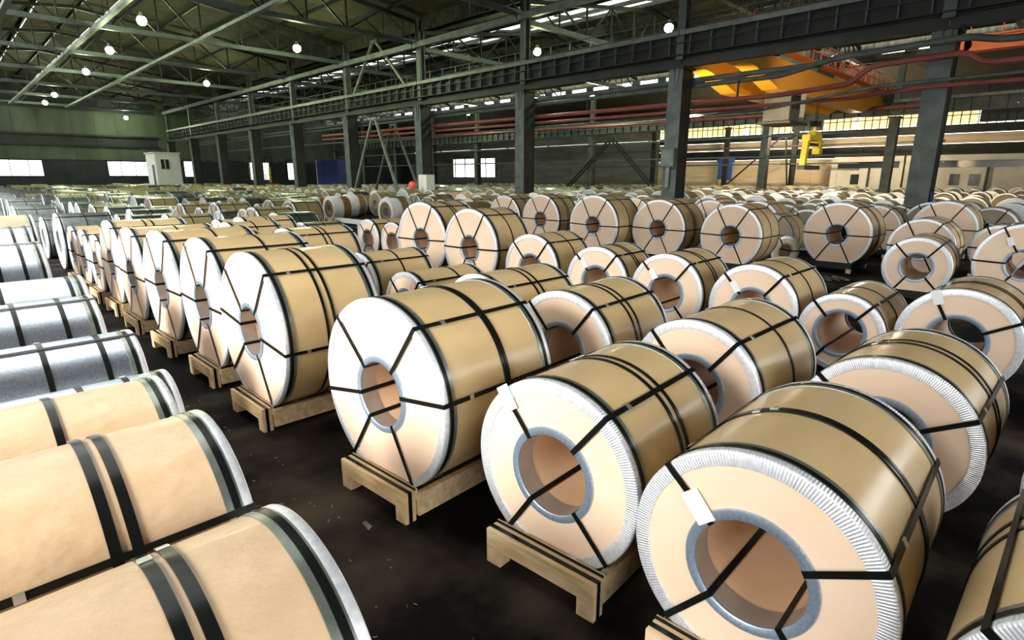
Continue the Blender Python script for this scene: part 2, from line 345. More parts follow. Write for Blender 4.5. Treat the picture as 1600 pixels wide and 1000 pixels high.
# columns and crane girders
def column(x, y, w_, d_, zt, ztop, label, group, lighter=False):
    c = thing('steel_column', label, 'column', (x, y, 0), 0, group)
    m = M['iron']
    put('flange', MB().box(-d_, -d_+.06, -w_, w_, 0, zt).me('flange', M['iron_grey']), c)
    put('flange', MB().box(d_-.06, d_, -w_, w_, 0, zt).me('flange', m), c)
    put('web', MB().box(-d_+.06, d_-.06, -.05, .05, 0, zt).me('web', m), c)
    put('side_plate', MB().box(-d_+.1, d_-.1, -w_+.02, -w_+.06, 0, zt).me('side_plate', m), c)
    put('side_plate', MB().box(-d_+.1, d_-.1, w_-.06, w_-.02, 0, zt).me('side_plate', m), c)
    put('base_plate', MB().box(-d_-.2, d_+.2, -w_-.2, w_+.2, 0, .08).me('base_plate', m), c)
    put('bracket', MB().box(-d_-.12, d_+.12, -w_-.1, w_+.1, zt-.12, zt).me('bracket', m), c)
    for s in (-1, 1): put('gusset', mesh('gusset', [(-d_-.08, s*.05, zt-.1), (-d_-.08, s*.28, zt-.1), (-d_-.02, s*.05, zt-1.3), (-d_, s*.05, zt-.1), (-d_, s*.28, zt-.1), (-d_+.0, s*.05, zt-1.3)], [(0, 1, 2), (3, 5, 4), (0, 3, 4, 1), (1, 4, 5, 2), (2, 5, 3, 0)], M['iron_grey']), c)
    if ztop > zt:
        put('upper_post', MB().box(-.28, -.20, -.22, .22, zt+.4, ztop).box(-.2, .2, -.04, .04, zt+.4, ztop).box(.2, .28, -.22, .22, zt+.4, ztop).me('upper_post', M['iron_grey']), c)
    return c
names1 = ['wide dark column by the red pipe bend, with blue paint near its foot', 'dark column carrying a small grey junction box'] + \
         ['dark column under the main crane girder, %s past the junction-box column' % ordinal(i) for i in range(8)]
cols1 = []
for i, y in enumerate(COLY):
    cols1.append(column(NX1, y, .42, .55, 8.3, zr1(NX1)-.3, names1[i], 'columns under the main crane girder'))
put('blue_patch', MB().box(-.2, .2, -.49, -.425, .7, 1.9).me('blue_patch', M['blue']), cols1[0])['label'] = 'blue painted plate'
jb = thing('junction_box', 'grey junction box fixed to a dark column face', 'electrical box', (NX1-.72, COLY[1], 3.1))
put('box_body', MB().box(-.14, .14, -.42, .42, 0, 1.0).me('box_body', M['iron_grey']), jb)
put('box_door', MB().box(-.17, -.14, -.36, .36, .06, .94).me('box_door', M['iron_pale']), jb)
put('conduit', MB().box(-.05, .1, -.1, .1, -1.1, 0).me('conduit', M['iron_pale']), jb)
for i in range(18):
    y = 2.4+11.0*.53*2*i*.5*1.0
    y = 13.3-11.2*2+5.6*2*i
    if y < -2 or y > Y1: continue
    column(BX1, y, .36, .42, 7.8, 12.6, 'dark column of the far girder row, %s from the yellow crane end' % (['first', 'second', 'third', 'fourth', 'fifth', 'sixth', 'seventh', 'eighth', 'ninth', 'tenth', 'eleventh', 'twelfth'][min(11, max(0, i-2))]), 'columns of the far girder row')
for i, y in enumerate((27.5, 36.5, 48)):
    c = thing('steel_post', 'slim dark post of the third bay, %s from the white office block' % ordinal(i), 'post', (79, y, 0), 0, 'slim posts of the third bay')
    put('shaft', MB().box(-.2, .2, -.32, .32, 0, 9).me('shaft', M['iron']), c)
    put('cap', MB().box(-.3, .3, -.42, .42, 9, 9.2).me('cap', M['iron']), c)
def girder(x, y0, y1, zb, zt, d_, m, label, group, step):
    t = thing('crane_girder', label, 'girder', (x, y0, zb), 0, group); L = y1-y0-.04; h = zt-zb
    put('web', MB().box(-.04, .04, 0, L, .06, h-.06).me('web', m), t)
    put('top_flange', MB().box(-d_, d_, 0, L, h-.06, h).me('top_flange', m), t)
    put('bottom_flange', MB().box(-d_, d_, 0, L, 0, .06).me('bottom_flange', m), t)
    put('rail', MB().box(-.05, .05, 0, L, h, h+.14).me('rail', M['iron_grey']), t)
    put('walkway_edge', MB().box(-d_-.1, -d_+.02, 0, L, h-.14, h+.1).me('walkway_edge', M['iron_pale']), t)
    put('mid_rail', MB().box(-d_-.02, -d_+.03, 0, L, h*.52, h*.52+.06).me('mid_rail', m), t)
    n = round(L/step); sm = MB().box(-d_+.02, -.04, -.03, .03, .06, h-.06).me('stiffener', M['iron_grey'] if m is M['iron'] else M['iron'])
    for i in range(n): put('stiffener', sm, t, (0, (i+.5)*L/n, 0))
    return t
yy = [COLY[0]-11.73] + COLY
for i in range(10):
    girder(NX1-.1, yy[i], yy[i+1], 8.88, 10.0, .32, M['iron'], 'ribbed dark crane girder span of the main row, %s span from the red pipe bend' % ordinal(i), 'spans of the main crane girder', 1.17)
for i in range(10):
    girder(BX1-.1, yy[i], yy[i+1], 7.9, 9.1, .3, M['iron_grey'], 'grey ribbed crane girder span of the far row, %s span from the yellow crane end' % ordinal(i), 'spans of the far crane girder', 1.17)
for i in range(10):
    t = thing('runway_beam', 'plain dark beam under the ribbed girder, %s span from the red pipe bend' % ordinal(i), 'beam', (NX1+.05, yy[i], 8.32), 0, 'beams under the main crane girder'); L = yy[i+1]-yy[i]-.04
    put('web', MB().box(-.05, .05, 0, L, .04, .5).me('web', M['iron']), t); put('flange', MB().box(-.2, .2, 0, L, 0, .05).me('flange', M['iron']), t); put('flange', MB().box(-.2, .2, 0, L, .5, .54).me('flange', M['iron']), t)
# braces
def brace(label, x, ya, yb, yt, z0, z1, r, m, lattice=False):
    t = thing('chevron_brace', label, 'brace', (x, yt, 0))
    for yk in (ya, yb):
        if not lattice: put('leg', MB().bar((0, yk-yt, z0), (0, (yk-yt)*.06, z1), r).me('leg', m), t)
        else:
            for s in (-.28, .28): put('leg', MB().bar((0, yk-yt+s, z0), (0, s, z1), r).me('leg', m), t)
            for q in range(10):
                f = (q+.5)/10; yc = (yk-yt)*(1-f); zc = z0+(z1-z0)*f
                put('rung', MB().bar((0, yc-.3, zc), (0, yc+.3, zc), .07).me('rung', m), t)
    put('cap_plate', MB().box(-.1, .1, -.5, .5, z1-.1, z1+.15).me('cap_plate', m), t)
    return t
brace('pale tall chevron brace standing under the girder beside the blue container', 29.2, 51.3, 42.6, 46.5, 0, 7.6, .2, M['iron_pale'])
brace('second pale chevron brace just behind the taller chevron brace', 31.4, 51.0, 42.3, 46.8, 0, 7.3, .16, M['iron_grey'])
brace('pale chevron brace above the girder reaching up to the roof truss', 29.66, 50.4, 42.0, 46.5, 10.0, 14.0, .2, M['iron_pale'])
brace('dark lattice chevron brace in the far column row', BX1-.9, 51.5, 35.6, 43.2, 0, 7.2, .16, M['iron'], True)
brace('thin rusty diagonal brace before the ochre wall', 78.2, 37.5, 27.5, 28.5, 0.0, 7.5, .16, M['iron'])
t = thing('girder_walkway', 'dark railed walkway running along behind the main crane girder', 'walkway', (NX1+.62, 0, 9.95))
put('deck', MB().box(-.28, .45, Y0+.5, 104, 0, .06).me('deck', M['iron']), t)
pm = MB().box(.38, .44, -.03, .03, .06, 1.1).me('post', M['iron_grey'])
for i in range(66): put('post', pm, t, (0, -6+i*1.66, 0))
for z in (.6, 1.1): put('handrail', MB().box(.38, .44, -7, 103, z-.025, z+.025).me('handrail', M['iron_grey']), t)
# side rails of the bays
for x, z, y0, y1, lab in ((61.4, 4.6, 14, 112, 'pale horizontal rail between the far columns, lower one'), (61.4, 6.6, 14, 112, 'pale horizontal rail between the far columns, upper one'), (78.6, 4.2, 20, 60, 'brown horizontal rail before the ochre wall'), (78.6, 6.4, 12, 60, 'dark horizontal rail high before the ochre wall')):
    t = thing('side_rail', lab, 'rail', (x, y0, z)); put('bar', MB().box(-.06, .06, 0, y1-y0, -.09, .09).me('bar', M['iron_grey']), t)
    for q in range(int((y1-y0)//8)): put('bracket', MB().box(-.02, .2, q*8-.1, q*8+.1, -.12, .12).me('bracket', M['iron']), t)

# pipes
def pipe(label, pts, r, m, clamps=()):
    t = thing('service_pipe', label, 'pipe', pts[0]); a = Vector(pts[0])
    put('tube', MB().tube([Vector(p)-a for p in pts], r, 10).me('tube', m, True), t)
    for q in clamps:
        p = Vector(q)-a; put('hanger', MB().box(p.x-.04, p.x+.04, p.y-.04, p.y+.04, p.z, p.z+.9).me('hanger', M['iron']), t)
    return t
def arcpts(pts, r=.5, n=5):
    out = [Vector(pts[0])]
    for i in range(1, len(pts)-1):
        p0, p, p1 = Vector(pts[i-1]), Vector(pts[i]), Vector(pts[i+1]); d0 = (p0-p).normalized(); d1 = (p1-p).normalized()
        a = p+d0*r; b = p+d1*r
        for k in range(n+1):
            f = k/n; out.append((a*(1-f)+p*f)*(1-f)+(p*(1-f)+b*f)*f)
    out.append(Vector(pts[-1])); return out
pipe('red pipe bending around the wide dark column', arcpts([(29.0, -2, 6.75), (29.0, 3.6, 6.75), (29.0, 4.2, 7.2), (29.0, 7.4, 7.1), (29.2, 8.2, 6.5), (31.0, 12, 6.55), (31.2, 60, 6.9)], .35), .12, M['red'], [(31, 14, 6.6), (31.1, 24, 6.65), (31.1, 36, 6.75)])
pipe('lower red pipe crossing the wide dark column', arcpts([(29.2, -2, 6.0), (29.2, 5.4, 6.1), (31.0, 8.8, 6.1), (31.2, 60, 6.5)], .5), .09, M['red'])
pipe('dark pipe with a stepped bend above the red pipes', arcpts([(29.0, -2, 7.5), (29.0, 3.2, 7.5), (29.0, 4.2, 7.75), (29.0, 8.8, 7.6), (31.2, 12, 7.5), (31.2, 100, 7.5)], .4), .13, M['iron_grey'])
pipe('thin dark pipe running below the red pipes', [(29.3, 1.5, 6.35), (29.3, 7.2, 6.3), (31.5, 13, 5.95), (31.5, 90, 6.2)], .07, M['iron_grey'])
pipe('long dull red pipe hung before the far girder', [(58.5, 10, 8.2), (58.5, 52, 8.6), (58.5, 100, 9.2)], .16, M['red'], [(58.5, 16, 8.2), (58.5, 30, 8.4), (58.5, 44, 8.5)])
pipe('dark duct running under the main crane girder', [(30.95, 10, 7.75), (30.95, 100, 7.75)], .14, M['iron_grey'])

# lamps
def lamp(x, y, z, label, power=1350, ztop=None):
    t = thing('high_bay_lamp', label, 'lamp', (x, y, z), 0, 'glowing high bay lamps')
    zt = (zr1(x) if x < NX1 else zr2(x))-z
    put('hanger', MB().tube([(0, 0, .42), (0, 0, zt)], .02, 6).me('hanger', M['iron']), t)
    put('housing', MB().tube([(0, 0, .25), (0, 0, .45)], .1, 10).me('housing', M['iron_grey'], True), t)
    v = []; f = []; n = 14
    for r, zz in ((.1, .28), (.27, .04), (.28, .0)): v += [(r*math.cos(2*PI*k/n), r*math.sin(2*PI*k/n), zz) for k in range(n)]
    for a in range(2):
        for k in range(n): f.append((a*n+k, a*n+(k+1) % n, (a+1)*n+(k+1) % n, (a+1)*n+k))
    put('reflector', mesh('reflector', v, f, M['iron_grey'], True), t)
    bm = bmesh.new(); bmesh.ops.create_uvsphere(bm, u_segments=12, v_segments=8, radius=.3); me = bpy.data.meshes.new('bulb'); bm.to_mesh(me); bm.free(); me.materials.append(M['bulb'])
    me.polygons.foreach_set('use_smooth', [True]*len(me.polygons)); put('bulb', me, t, (0, 0, -.06))
    d = bpy.data.lights.new('lamp_glow', 'POINT'); d.energy = power; d.color = (.86, 1, .58); d.shadow_soft_size = .25
    o = bpy.data.objects.new('lamp_glow', d); COL.objects.link(o); o.parent = t; o.location = (0, 0, -.3)
    return t
for i, (x, y, z) in enumerate(((11.8, 46.1, 12.6), (12.3, 58.3, 12.6), (12.8, 71.4, 12.6), (13.1, 93.6, 12.6), (13.4, 104.4, 12.6))):
    lamp(x, y, z, 'glowing high bay lamp of the aisle hall centre line, %s from the camera end' % ordinal(i))
for i, (x, y, z) in enumerate(((22.7, 46.8, 12.6), (23.5, 70.6, 12.6), (24.6, 113, 12.0))):
    lamp(x, y, z, 'glowing high bay lamp in the line beside the girder, %s from the camera end' % ordinal(i))
for i, (x, y, z) in enumerate(((37.2, 22.0, 12.4), (36.4, 33.3, 12.4))):
    lamp(x, y, z, 'glowing high bay lamp seen above the main girder, %s from the camera end' % ordinal(i))
for i, (x, y, z) in enumerate(((56.1, 42.6, 11.6), (56.9, 65.5, 11.6))):
    lamp(x, y, z, 'glowing high bay lamp seen below the main girder, %s from the camera end' % ordinal(i))
for i, (x, y, z) in enumerate(((72, 31, 8.1), (72, 19, 8.1))):
    t = thing('globe_lamp', 'white globe lamp before the amber windows, %s from the white office block' % ordinal(1-i), 'lamp', (x, y, z))
    put('shade', MB().lathe([(0, .02), (.0, .3), (-.25, .38)], 12).me('shade', M['white'], True), t, (0, 0, 0), (0, PI/2, 0))
    bm = bmesh.new(); bmesh.ops.create_uvsphere(bm, u_segments=12, v_segments=8, radius=.26); me = bpy.data.meshes.new('globe'); bm.to_mesh(me); bm.free(); me.materials.append(M['pale_bulb']); put('globe', me, t, (0, 0, -.2))
    put('hanger', MB().tube([(0, 0, 0), (0, 0, 4.5)], .03, 6).me('hanger', M['iron']), t)
    d = bpy.data.lights.new('globe_glow', 'POINT'); d.energy = 2000; d.color = (1, .80, .55); d.shadow_soft_size = .4
    o = bpy.data.objects.new('globe_glow', d); COL.objects.link(o); o.parent = t; o.location = (0, 0, -.6)

for i, y in enumerate((COLY[0], COLY[1])):  # unseen lamps added to brighten the underside of the crane
    t = thing('crane_fill_lamp', 'added warm fill lamp behind the %s' % ('wide column by the red pipe bend', 'junction-box column')[i], 'lamp', (NX1+.75, y, 5.6), 0, 'added fill lamps for the crane underside')
    put('housing', MB().box(-.1, .2, -.25, .25, -.15, .15).me('housing', M['iron']), t); put('lens', MB().box(.2, .23, -.2, .2, -.1, .12).me('lens', M['pale_bulb']), t)
    put('arm', MB().box(-.19, -.1, -.05, .05, -.05, .05).me('arm', M['iron']), t)
    d = bpy.data.lights.new('crane_fill_glow', 'SPOT'); d.energy = 2600; d.color = (1, .74, .42); d.shadow_soft_size = .3; d.spot_size = 2.0; d.spot_blend = .6
    o = bpy.data.objects.new('crane_fill_glow', d); COL.objects.link(o); o.parent = t; o.location = (.35, 0, .05); o.rotation_euler = Vector((1, (.2, -.05)[i], .16)).to_track_quat('-Z', 'Y').to_euler()
# yellow bridge crane, its walkway, cab and grab
cr = thing('bridge_crane', 'yellow bridge crane spanning the bay behind the main girder', 'crane', (0, 14.7, 0))
v = []; X = [31.0, 33.5, 37, 55, 58.5, 61.2]; zb = [8.7, 8.5, 7.7, 7.7, 8.5, 8.7]
for x, z in zip(X, zb): v += [(x, -.5, z), (x, .5, z), (x, .5, 9.35), (x, -.5, 9.35)]
f = []
for i in range(5):
    a = i*4; b = a+4; f += [(a, b, b+1, a+1), (a+1, b+1, b+2, a+2), (a+2, b+2, b+3, a+3), (a+3, b+3, b, a)]
f += [(0, 1, 2, 3), (23, 22, 21, 20)]
put('box_girder', mesh('box_girder', v, f, M['yellow']), cr)
put('box_girder', mesh('box_girder', v, f, M['yellow']), cr, (0, 2.6, 0))
for x in (31.0, 60.9): put('end_carriage', MB().box(x-.35, x+.35, -1.2, 4.2, 9.0, 9.7).me('end_carriage', M['iron']), cr)
wk = MB().box(31, 61, -1.25, -.55, 9.55, 9.62).me('walkway', M['orange']); put('walkway', wk, cr)
for i in range(21): put('rail_post', MB().box(31+i*1.5-.03, 31+i*1.5+.03, -1.25, -1.19, 9.6, 10.7).me('rail_post', M['orange']), cr)
for z in (10.15, 10.7): put('handrail', MB().box(31, 61, -1.25, -1.19, z-.03, z+.03).me('handrail', M['orange']), cr)
for i in range(12): put('trolley_lattice', MB().bar((46+i*1.0, -.3, 9.6), (46.5+i*1.0 if i % 2 else 47+i*1.0, -.3, 10.9), .1).me('trolley_lattice', M['orange']), cr)
put('trolley', MB().box(43.0, 46.5, -.6, 3.2, 9.35, 10.1).box(43.6, 45.8, .2, 2.2, 10.1, 10.9).me('trolley', M['iron_grey']), cr)
put('cab', MB().box(38.3, 40.0, -.8, .8, 6.0, 7.75).me('cab', M['iron_grey']), cr)
put('cab_window', MB().box(38.5, 39.8, -.84, -.8, 6.7, 7.5).me('cab_window', M['window_dark']), cr)
put('cab_side_panel', MB().box(40.2, 40.9, -.8, .6, 6.3, 7.8).me('cab_side_panel', M['white']), cr)
put('cab_floor', MB().box(38.0, 41.1, -1.0, 1.0, 5.8, 5.95).me('cab_floor', M['iron']), cr)
gb = thing('coil_grab', 'yellow C-shaped coil grab hanging from the bridge crane', 'lifting grab', (44.4, 14.25, 4.0))
gb.scale = (.72, .72, .72)
put('hook_block', MB().box(-.5, .5, -.35, .35, 2.75, 3.25).box(-.9, -.5, -.2, .2, 2.85, 3.2).box(.5, .9, -.2, .2, 2.85, 3.2).me('hook_block', M['black']), gb)
put('shackle', MB().bar((0, 0, 2.1), (0, 0, 2.8), .22).me('shackle', M['lime']), gb)
put('head', mesh('head', [(-1.5, -.35, 1.4), (1.6, -.35, 1.4), (1.1, -.35, 2.0), (.5, -.35, 2.3), (-.5, -.35, 2.3), (-1.0, -.35, 2.0), (-1.5, .35, 1.4), (1.6, .35, 1.4), (1.1, .35, 2.0), (.5, .35, 2.3), (-.5, .35, 2.3), (-1.0, .35, 2.0)], [(0, 1, 2, 3, 4, 5), (11, 10, 9, 8, 7, 6)]+[(i, (i+1) % 6, (i+1) % 6+6, i+6) for i in range(6)], M['lime']), gb)
put('back_arm', MB().bar((-1.9, 0, 1.7), (-2.3, 0, -1.0), .5, .55).box(-2.2, -1.2, -.35, .35, 1.35, 1.9).me('back_arm', M['lime']), gb)
put('front_arm', MB().box(1.0, 1.8, -.35, .35, .2, 1.45).me('front_arm', M['lime']), gb)
put('cross_bar', MB().box(-1.6, 1.0, -.2, .2, .95, 1.2).me('cross_bar', M['iron']), gb)
put('foot', MB().box(-2.7, 1.6, -.35, .35, -1.3, -.9).me('foot', M['iron_grey']), gb)
for s in (-.25, .25): put('hoist_rope', MB().tube([(s, 0, 3.2), (s, 0, 6.4)], .03, 6).me('hoist_rope', M['iron']), gb)

# things along the far side
ob = thing('office_block', 'long low cream office block with dark window strips beyond the columns', 'building', (80, 0, 0))
for i, (ya, yb) in enumerate(((-6, 4.3), (4.5, 15.4), (15.6, 22.9))):
    put('wall_panel', MB().box(0, .3, ya, yb, 0, 3.6).me('wall_panel', M['cream']), ob)
    put('window_strip', MB().box(.12, .2, ya+.4, yb-.4, 3.6, 4.35).me('window_strip', M['window_dark']), ob)
    put('eaves', MB().box(-.25, 3, ya, yb, 4.35, 4.95).me('eaves', M['cream']), ob)
    for yk in (ya, yb-.4): put('pier', MB().box(-.12, .3, yk, yk+.4, 0, 4.95).me('pier', M['cream']), ob)
    put('downpipe', MB().tube([(-.2, ya+3.4, .3), (-.2, ya+3.4, 3.6)], .12, 8).me('downpipe', M['iron_grey']), ob)
for yk in (8.5, 10.2, 20.0): put('opening', MB().box(-.06, .02, yk, yk+.9, 1.7, 2.9).me('opening', M['window_dark']), ob)
put('side_wall', MB().box(0, 3, 22.9, 23.2, 0, 4.6).me('side_wall', M['cream']), ob)
bd = thing('roller_door', 'bright blue roller door in the ochre wall', 'door', (WX-.3, 38.6, 2.3))
put('shutter', MB().box(-.05, .1, -1.1, 1.1, 0, 2.5).me('shutter', M['skyblue']), bd); put('roller_box', MB().box(-.3, .1, -1.3, 1.3, 2.4, 3.0).me('roller_box', M['skyblue']), bd)
for q in range(6): put('slat', MB().box(-.09, -.05, -1.05, 1.05, .1+q*.4, .4+q*.4).me('slat', M['skyblue']), bd)
for s in (-1.25, 1.1): put('jamb', MB().box(-.1, .1, s, s+.15, -2.3, 2.6).me('jamb', M['cream']), bd)
bc = thing('freight_container', 'dark blue freight container behind the girder columns', 'container', (49, 90.5, 0))
put('shell', MB().box(-1.6, 1.6, -4.0, 3.6, .6, 5.4).me('shell', M['blue']), bc)
rb = MB().box(-1.68, -1.6, -.08, .08, .7, 5.3).me('rib', M['blue'])
for q in range(13): put('rib', rb, bc, (0, -3.7+q*.6, 0))
put('corner_post', MB().box(-1.72, -1.5, 3.5, 3.7, .5, 5.4).me('corner_post', M['white']), bc); put('corner_post', MB().box(-1.72, -1.5, -4.1, -3.9, .5, 5.4).me('corner_post', M['blue']), bc)
put('underframe', MB().box(-1.4, 1.4, -3.8, 3.4, .2, .6).me('underframe', M['iron']), bc)
for yk in (-3, 2.6): put('wheel', MB().tube([(-1.4, yk, .45), (1.4, yk, .45)], .45, 14).me('wheel', M['black'], True), bc)
cb = thing('control_cabin', 'tall white cabin standing by the far end of the girder', 'cabin', (26.6, 103.5, 0))
put('body', MB().box(-1.7, 1.7, -2.6, 2.6, .4, 6.1).me('body', M['white']), cb)
put('plinth', MB().box(-1.8, 1.8, -2.8, 2.8, 0, .45).me('plinth', M['iron_grey']), cb)
put('window', MB().box(-1.0, .1, -2.66, -2.6, 3.8, 5.2).me('window', M['window_dark']), cb)
put('mullion', MB().box(-.5, -.4, -2.7, -2.6, 3.8, 5.2).me('mullion', M['white']), cb)
put('side_panel', MB().box(-1.76, -1.7, -2.3, 2.3, 1.0, 5.6).me('side_panel', M['white']), cb)
put('side_door', MB().box(-1.8, -1.76, -1.9, -.8, 1.0, 4.4).me('side_door', M['iron_grey']), cb)
put('roof_cap', MB().box(-1.85, 1.85, -2.75, 2.75, 6.1, 6.25).me('roof_cap', M['white']), cb)
lb = thing('electric_cabinet', 'tall grey-white cabinet beside the third girder column', 'cabinet', (28.9, 38.6, 0))
put('body', MB().box(-.4, .4, -.55, .55, .1, 2.75).me('body', M['white']), lb); put('plinth', MB().box(-.4, .4, -.55, .55, 0, .1).me('plinth', M['iron']), lb)
for s in (-.52, .02): put('door', MB().box(-.43, -.4, s, s+.50, .15, 2.65).me('door', M['white']), lb)
rb = thing('plastic_drum', 'small coral red rounded drum beside the pale chevron brace', 'drum', (27.4, 38.5, 1.6))
bm = bmesh.new(); bmesh.ops.create_uvsphere(bm, u_segments=14, v_segments=10, radius=.32); me = bpy.data.meshes.new('shell'); bm.to_mesh(me); bm.free(); me.materials.append(M['coral']); me.polygons.foreach_set('use_smooth', [True]*len(me.polygons))
put('shell', me, rb, (0, 0, .32)); put('rim', MB().tube([(0, 0, .1), (0, 0, .18)], .28, 14).me('rim', M['coral']), rb); put('neck', MB().tube([(0, 0, -1.6), (0, 0, .2)], .07, 8).me('neck', M['iron']), rb)
fk = thing('forklift_truck', 'yellow and black forklift by the far openings', 'forklift', (40.5, 98, 0))
put('body', MB().box(-1, 1, -1.4, 1.0, .5, 1.7).me('body', M['black']), fk); put('mast', MB().box(-1, -.7, 1.1, 1.3, .2, 4.2).box(.7, 1, 1.1, 1.3, .2, 4.2).me('mast', M['lime']), fk)
put('counterweight', MB().box(-1, 1, -1.9, -1.4, .5, 1.5).me('counterweight', M['orange']), fk); put('guard', MB().box(-.9, .9, -1.2, .8, 2.9, 3.0).box(-.9, -.8, -1.2, -1.1, 1.6, 2.9).box(.8, .9, -1.2, -1.1, 1.6, 2.9).me('guard', M['black']), fk)
for yk in (-1.2, .8): put('wheel', MB().tube([(-1.05, yk, .45), (1.05, yk, .45)], .45, 12).me('wheel', M['black'], True), fk)
rc = thing('crane_beam', 'red-lead painted crane beam high behind the wide dark column', 'beam', (46, 2, 9.9))
put('beam', MB().box(-.4, .4, -6, 4.8, 0, .75).me('beam', M['orange']), rc)
put('nose', MB().tube([(-.4, 4.8, .37), (.4, 4.8, .37)], .375, 16).me('nose', M['orange'], True, 50), rc)
put('walkway', MB().box(-.9, -.4, -6, 4.8, .7, .78).me('walkway', M['orange']), rc)
for i in range(8): put('rail_post', MB().box(-.9, -.84, -6+i*1.5, -5.94+i*1.5, .78, 1.8).me('rail_post', M['orange']), rc)
put('handrail', MB().box(-.9, -.84, -6, 4.8, 1.75, 1.82).me('handrail', M['orange']), rc)
# grit and scraps on the aisle floor
gm = MB()
for i in range(200):
    x = random.uniform(.95, 1.85) if i < 150 else random.uniform(9.3, 14); y = random.uniform(1.0, 9) if i < 150 else random.uniform(0, 9); q = random.uniform(.002, .008)
    gm.bar((x, y, q*.4), (x+random.uniform(-.03, .03), y+random.uniform(.008, .03), q*.5), q, q*.7)
go = put('floor_grit', gm.me('floor_grit', M['grit'])); go['kind'] = 'stuff'; go['label'] = 'small chips and grit scattered over the dark aisle floor'; go['category'] = 'grit'
for i, (x, y) in enumerate(((1.33, 3.94), (1.86, 3.35))):
    t = thing('paper_scrap', ['pale torn paper scrap lying on the dark aisle floor', 'thin grey scrap lying on the floor before the one-belt coil'][i], 'scrap', (x, y, 0))
    put('sheet', mesh('sheet', [(0, 0, .002), (.012, .11, .006), (.05, .13, .002), (.045, .02, .008), (.02, .06, .016)], [(0, 3, 4), (3, 2, 4), (2, 1, 4), (1, 0, 4)], M['tag'] if i == 0 else M['iron_pale']), t)
# faded floor numbers in the cross aisle
fd = bpy.data.curves.new('floor_number', 'FONT'); fd.body = '/4010'; fd.size = .62; fd.extrude = .002; fd.materials.append(M['paint']); fd.align_x = 'CENTER'
fo = bpy.data.objects.new('floor_number', fd); COL.objects.link(fo); fo.parent = fl; fo.location = (15.75, 4.2, .004); fo.rotation_euler = (0, 0, .78-PI/2); fo.scale = (.75, 1.7, 1)

# ------------------------------------------------------------------ coils
MC = {}
def cached(key, fn):
    if key not in MC: MC[key] = fn()
    return MC[key]
def coil_meshes(R, L, rh, seg, style, belts, eyes, pleated, ew=None):
    """list of (part name, mesh) in coil space: axis on X, front face at x = 0"""
    out = []; wm = {'tan': 'wrap', 'pale': 'wrap_pale', 'olive': 'wrap_shaded', 'steel': 'steel', 'dark': 'dark_sheet', 'bare': 'wrap_shaded', 'brown': 'rust'}[style]
    cm = {'steel': 'galv', 'dark': 'galv', 'bare': 'layer', 'brown': 'rust', 'olive': 'cover_dull'}.get(style, 'cover')
    rim = M['pleat'] if pleated else M['galv']; e = ew if ew else (.065 if R > .7 else .082)
    k = (R, L, rh, seg, ew)
    sp = .005 if seg > 60 and style in ('tan', 'pale') else 0
    out.append(('wrapper' if style in ('tan', 'pale', 'olive') else 'sheet_shell', cached(('w', wm)+k, lambda: MB().lathe([(.02, R-.012), (.03, R-.004), (L-.03, R-.004), (L-.02, R-.012)], seg, sp).me('wrapper', M[wm], True))))
    for side in (0, 1):
        fx = (lambda p: p) if side == 0 else (lambda p: [(L-x, r) for x, r in p])
        out.append(('end_cover', cached(('c', cm, side)+k, lambda: MB().lathe(fx([(.012, rh+.01), (.010, R*.5+rh*.5), (.012, R-.02)]), seg).me('end_cover', M[cm], True))))
        out.append(('edge_ring', cached(('e', pleated, side)+k, lambda: MB().lathe(fx([(.010, R-e-.004), (.002, R-e), (.0, R-.012), (.004, R-.003), (.012, R+.001), (.045, R+.001), (.046, R-.006)]), seg).me('edge_ring', rim, True, 50))))
        out.append(('hub_ring', cached(('h', side)+k, lambda: MB().lathe(fx([(.010, rh+.052), (.0, rh+.048), (-.003, rh+.006), (.002, rh), (.014, rh)]), seg).me('hub_ring', M['hub'], True, 50))))
        if style not in ('bare', 'brown'):
            out.append(('edge_band', cached(('b', side)+k, lambda: MB().lathe(fx([(.044, R-.005), (.045, R+.0005), (.12, R+.0005), (.121, R-.005)]), seg).me('edge_band', M['band'], True, 50))))
            out.append(('edge_strap', cached(('es', side)+k, lambda: MB().lathe(fx([(.055, R-.004), (.056, R+.003), (.088, R+.003), (.089, R-.004)]), seg).me('edge_strap', M['strap'], True, 50))))
    out.append(('bore_sleeve', cached(('bs',)+k, lambda: MB().lathe([(.013, rh+.0005), (.15, rh+.001), (.151, rh+.006)], seg).me('bore_sleeve', M['sleeve'], True))))
    out.append(('bore_liner', cached(('bl',)+k, lambda: MB().lathe([(.14, rh+.004), (L-.1, rh+.004)], seg).me('bore_liner', M['bore'] if style in ('tan', 'pale', 'olive') else M['sleeve'], True))))
    bw = .042 if style in ('pale', 'steel') else .027
    for b in belts:
        x = b*L
        out.append(('belly_strap', cached(('by', b)+k, lambda: MB().lathe([(x-bw/2, R-.006), (x-bw/2, R+.003), (x+bw/2, R+.003), (x+bw/2, R-.006)], seg).me('belly_strap', M['strap'], True, 50))))
        if seg > 60: out.append(('strap_seal', cached(('sl', b)+k, lambda: seal_mesh(x, R, b))))
    for a in eyes:
        out.append(('eye_strap', cached(('ey', a)+k, lambda: eye_mesh(R, L, rh, math.radians(a)))))
        if seg > 90: out.append(('strap_seal', cached(('esl', a)+k, lambda: eye_seal(R, L, math.radians(a)))))
    return out
def seal_mesh(x, R, b):
    a = PI*.5 - (.28 if int(b*100) % 2 else .42); m = MB(); rad = Vector((0, math.cos(a), math.sin(a))); tan = Vector((0, -math.sin(a), math.cos(a))); c = rad*(R+.004)+Vector((x, 0, 0))
    m.bar(c-tan*.022, c+tan*.022, .042, .008, tuple(rad)); return m.me('strap_seal', M['seal'])
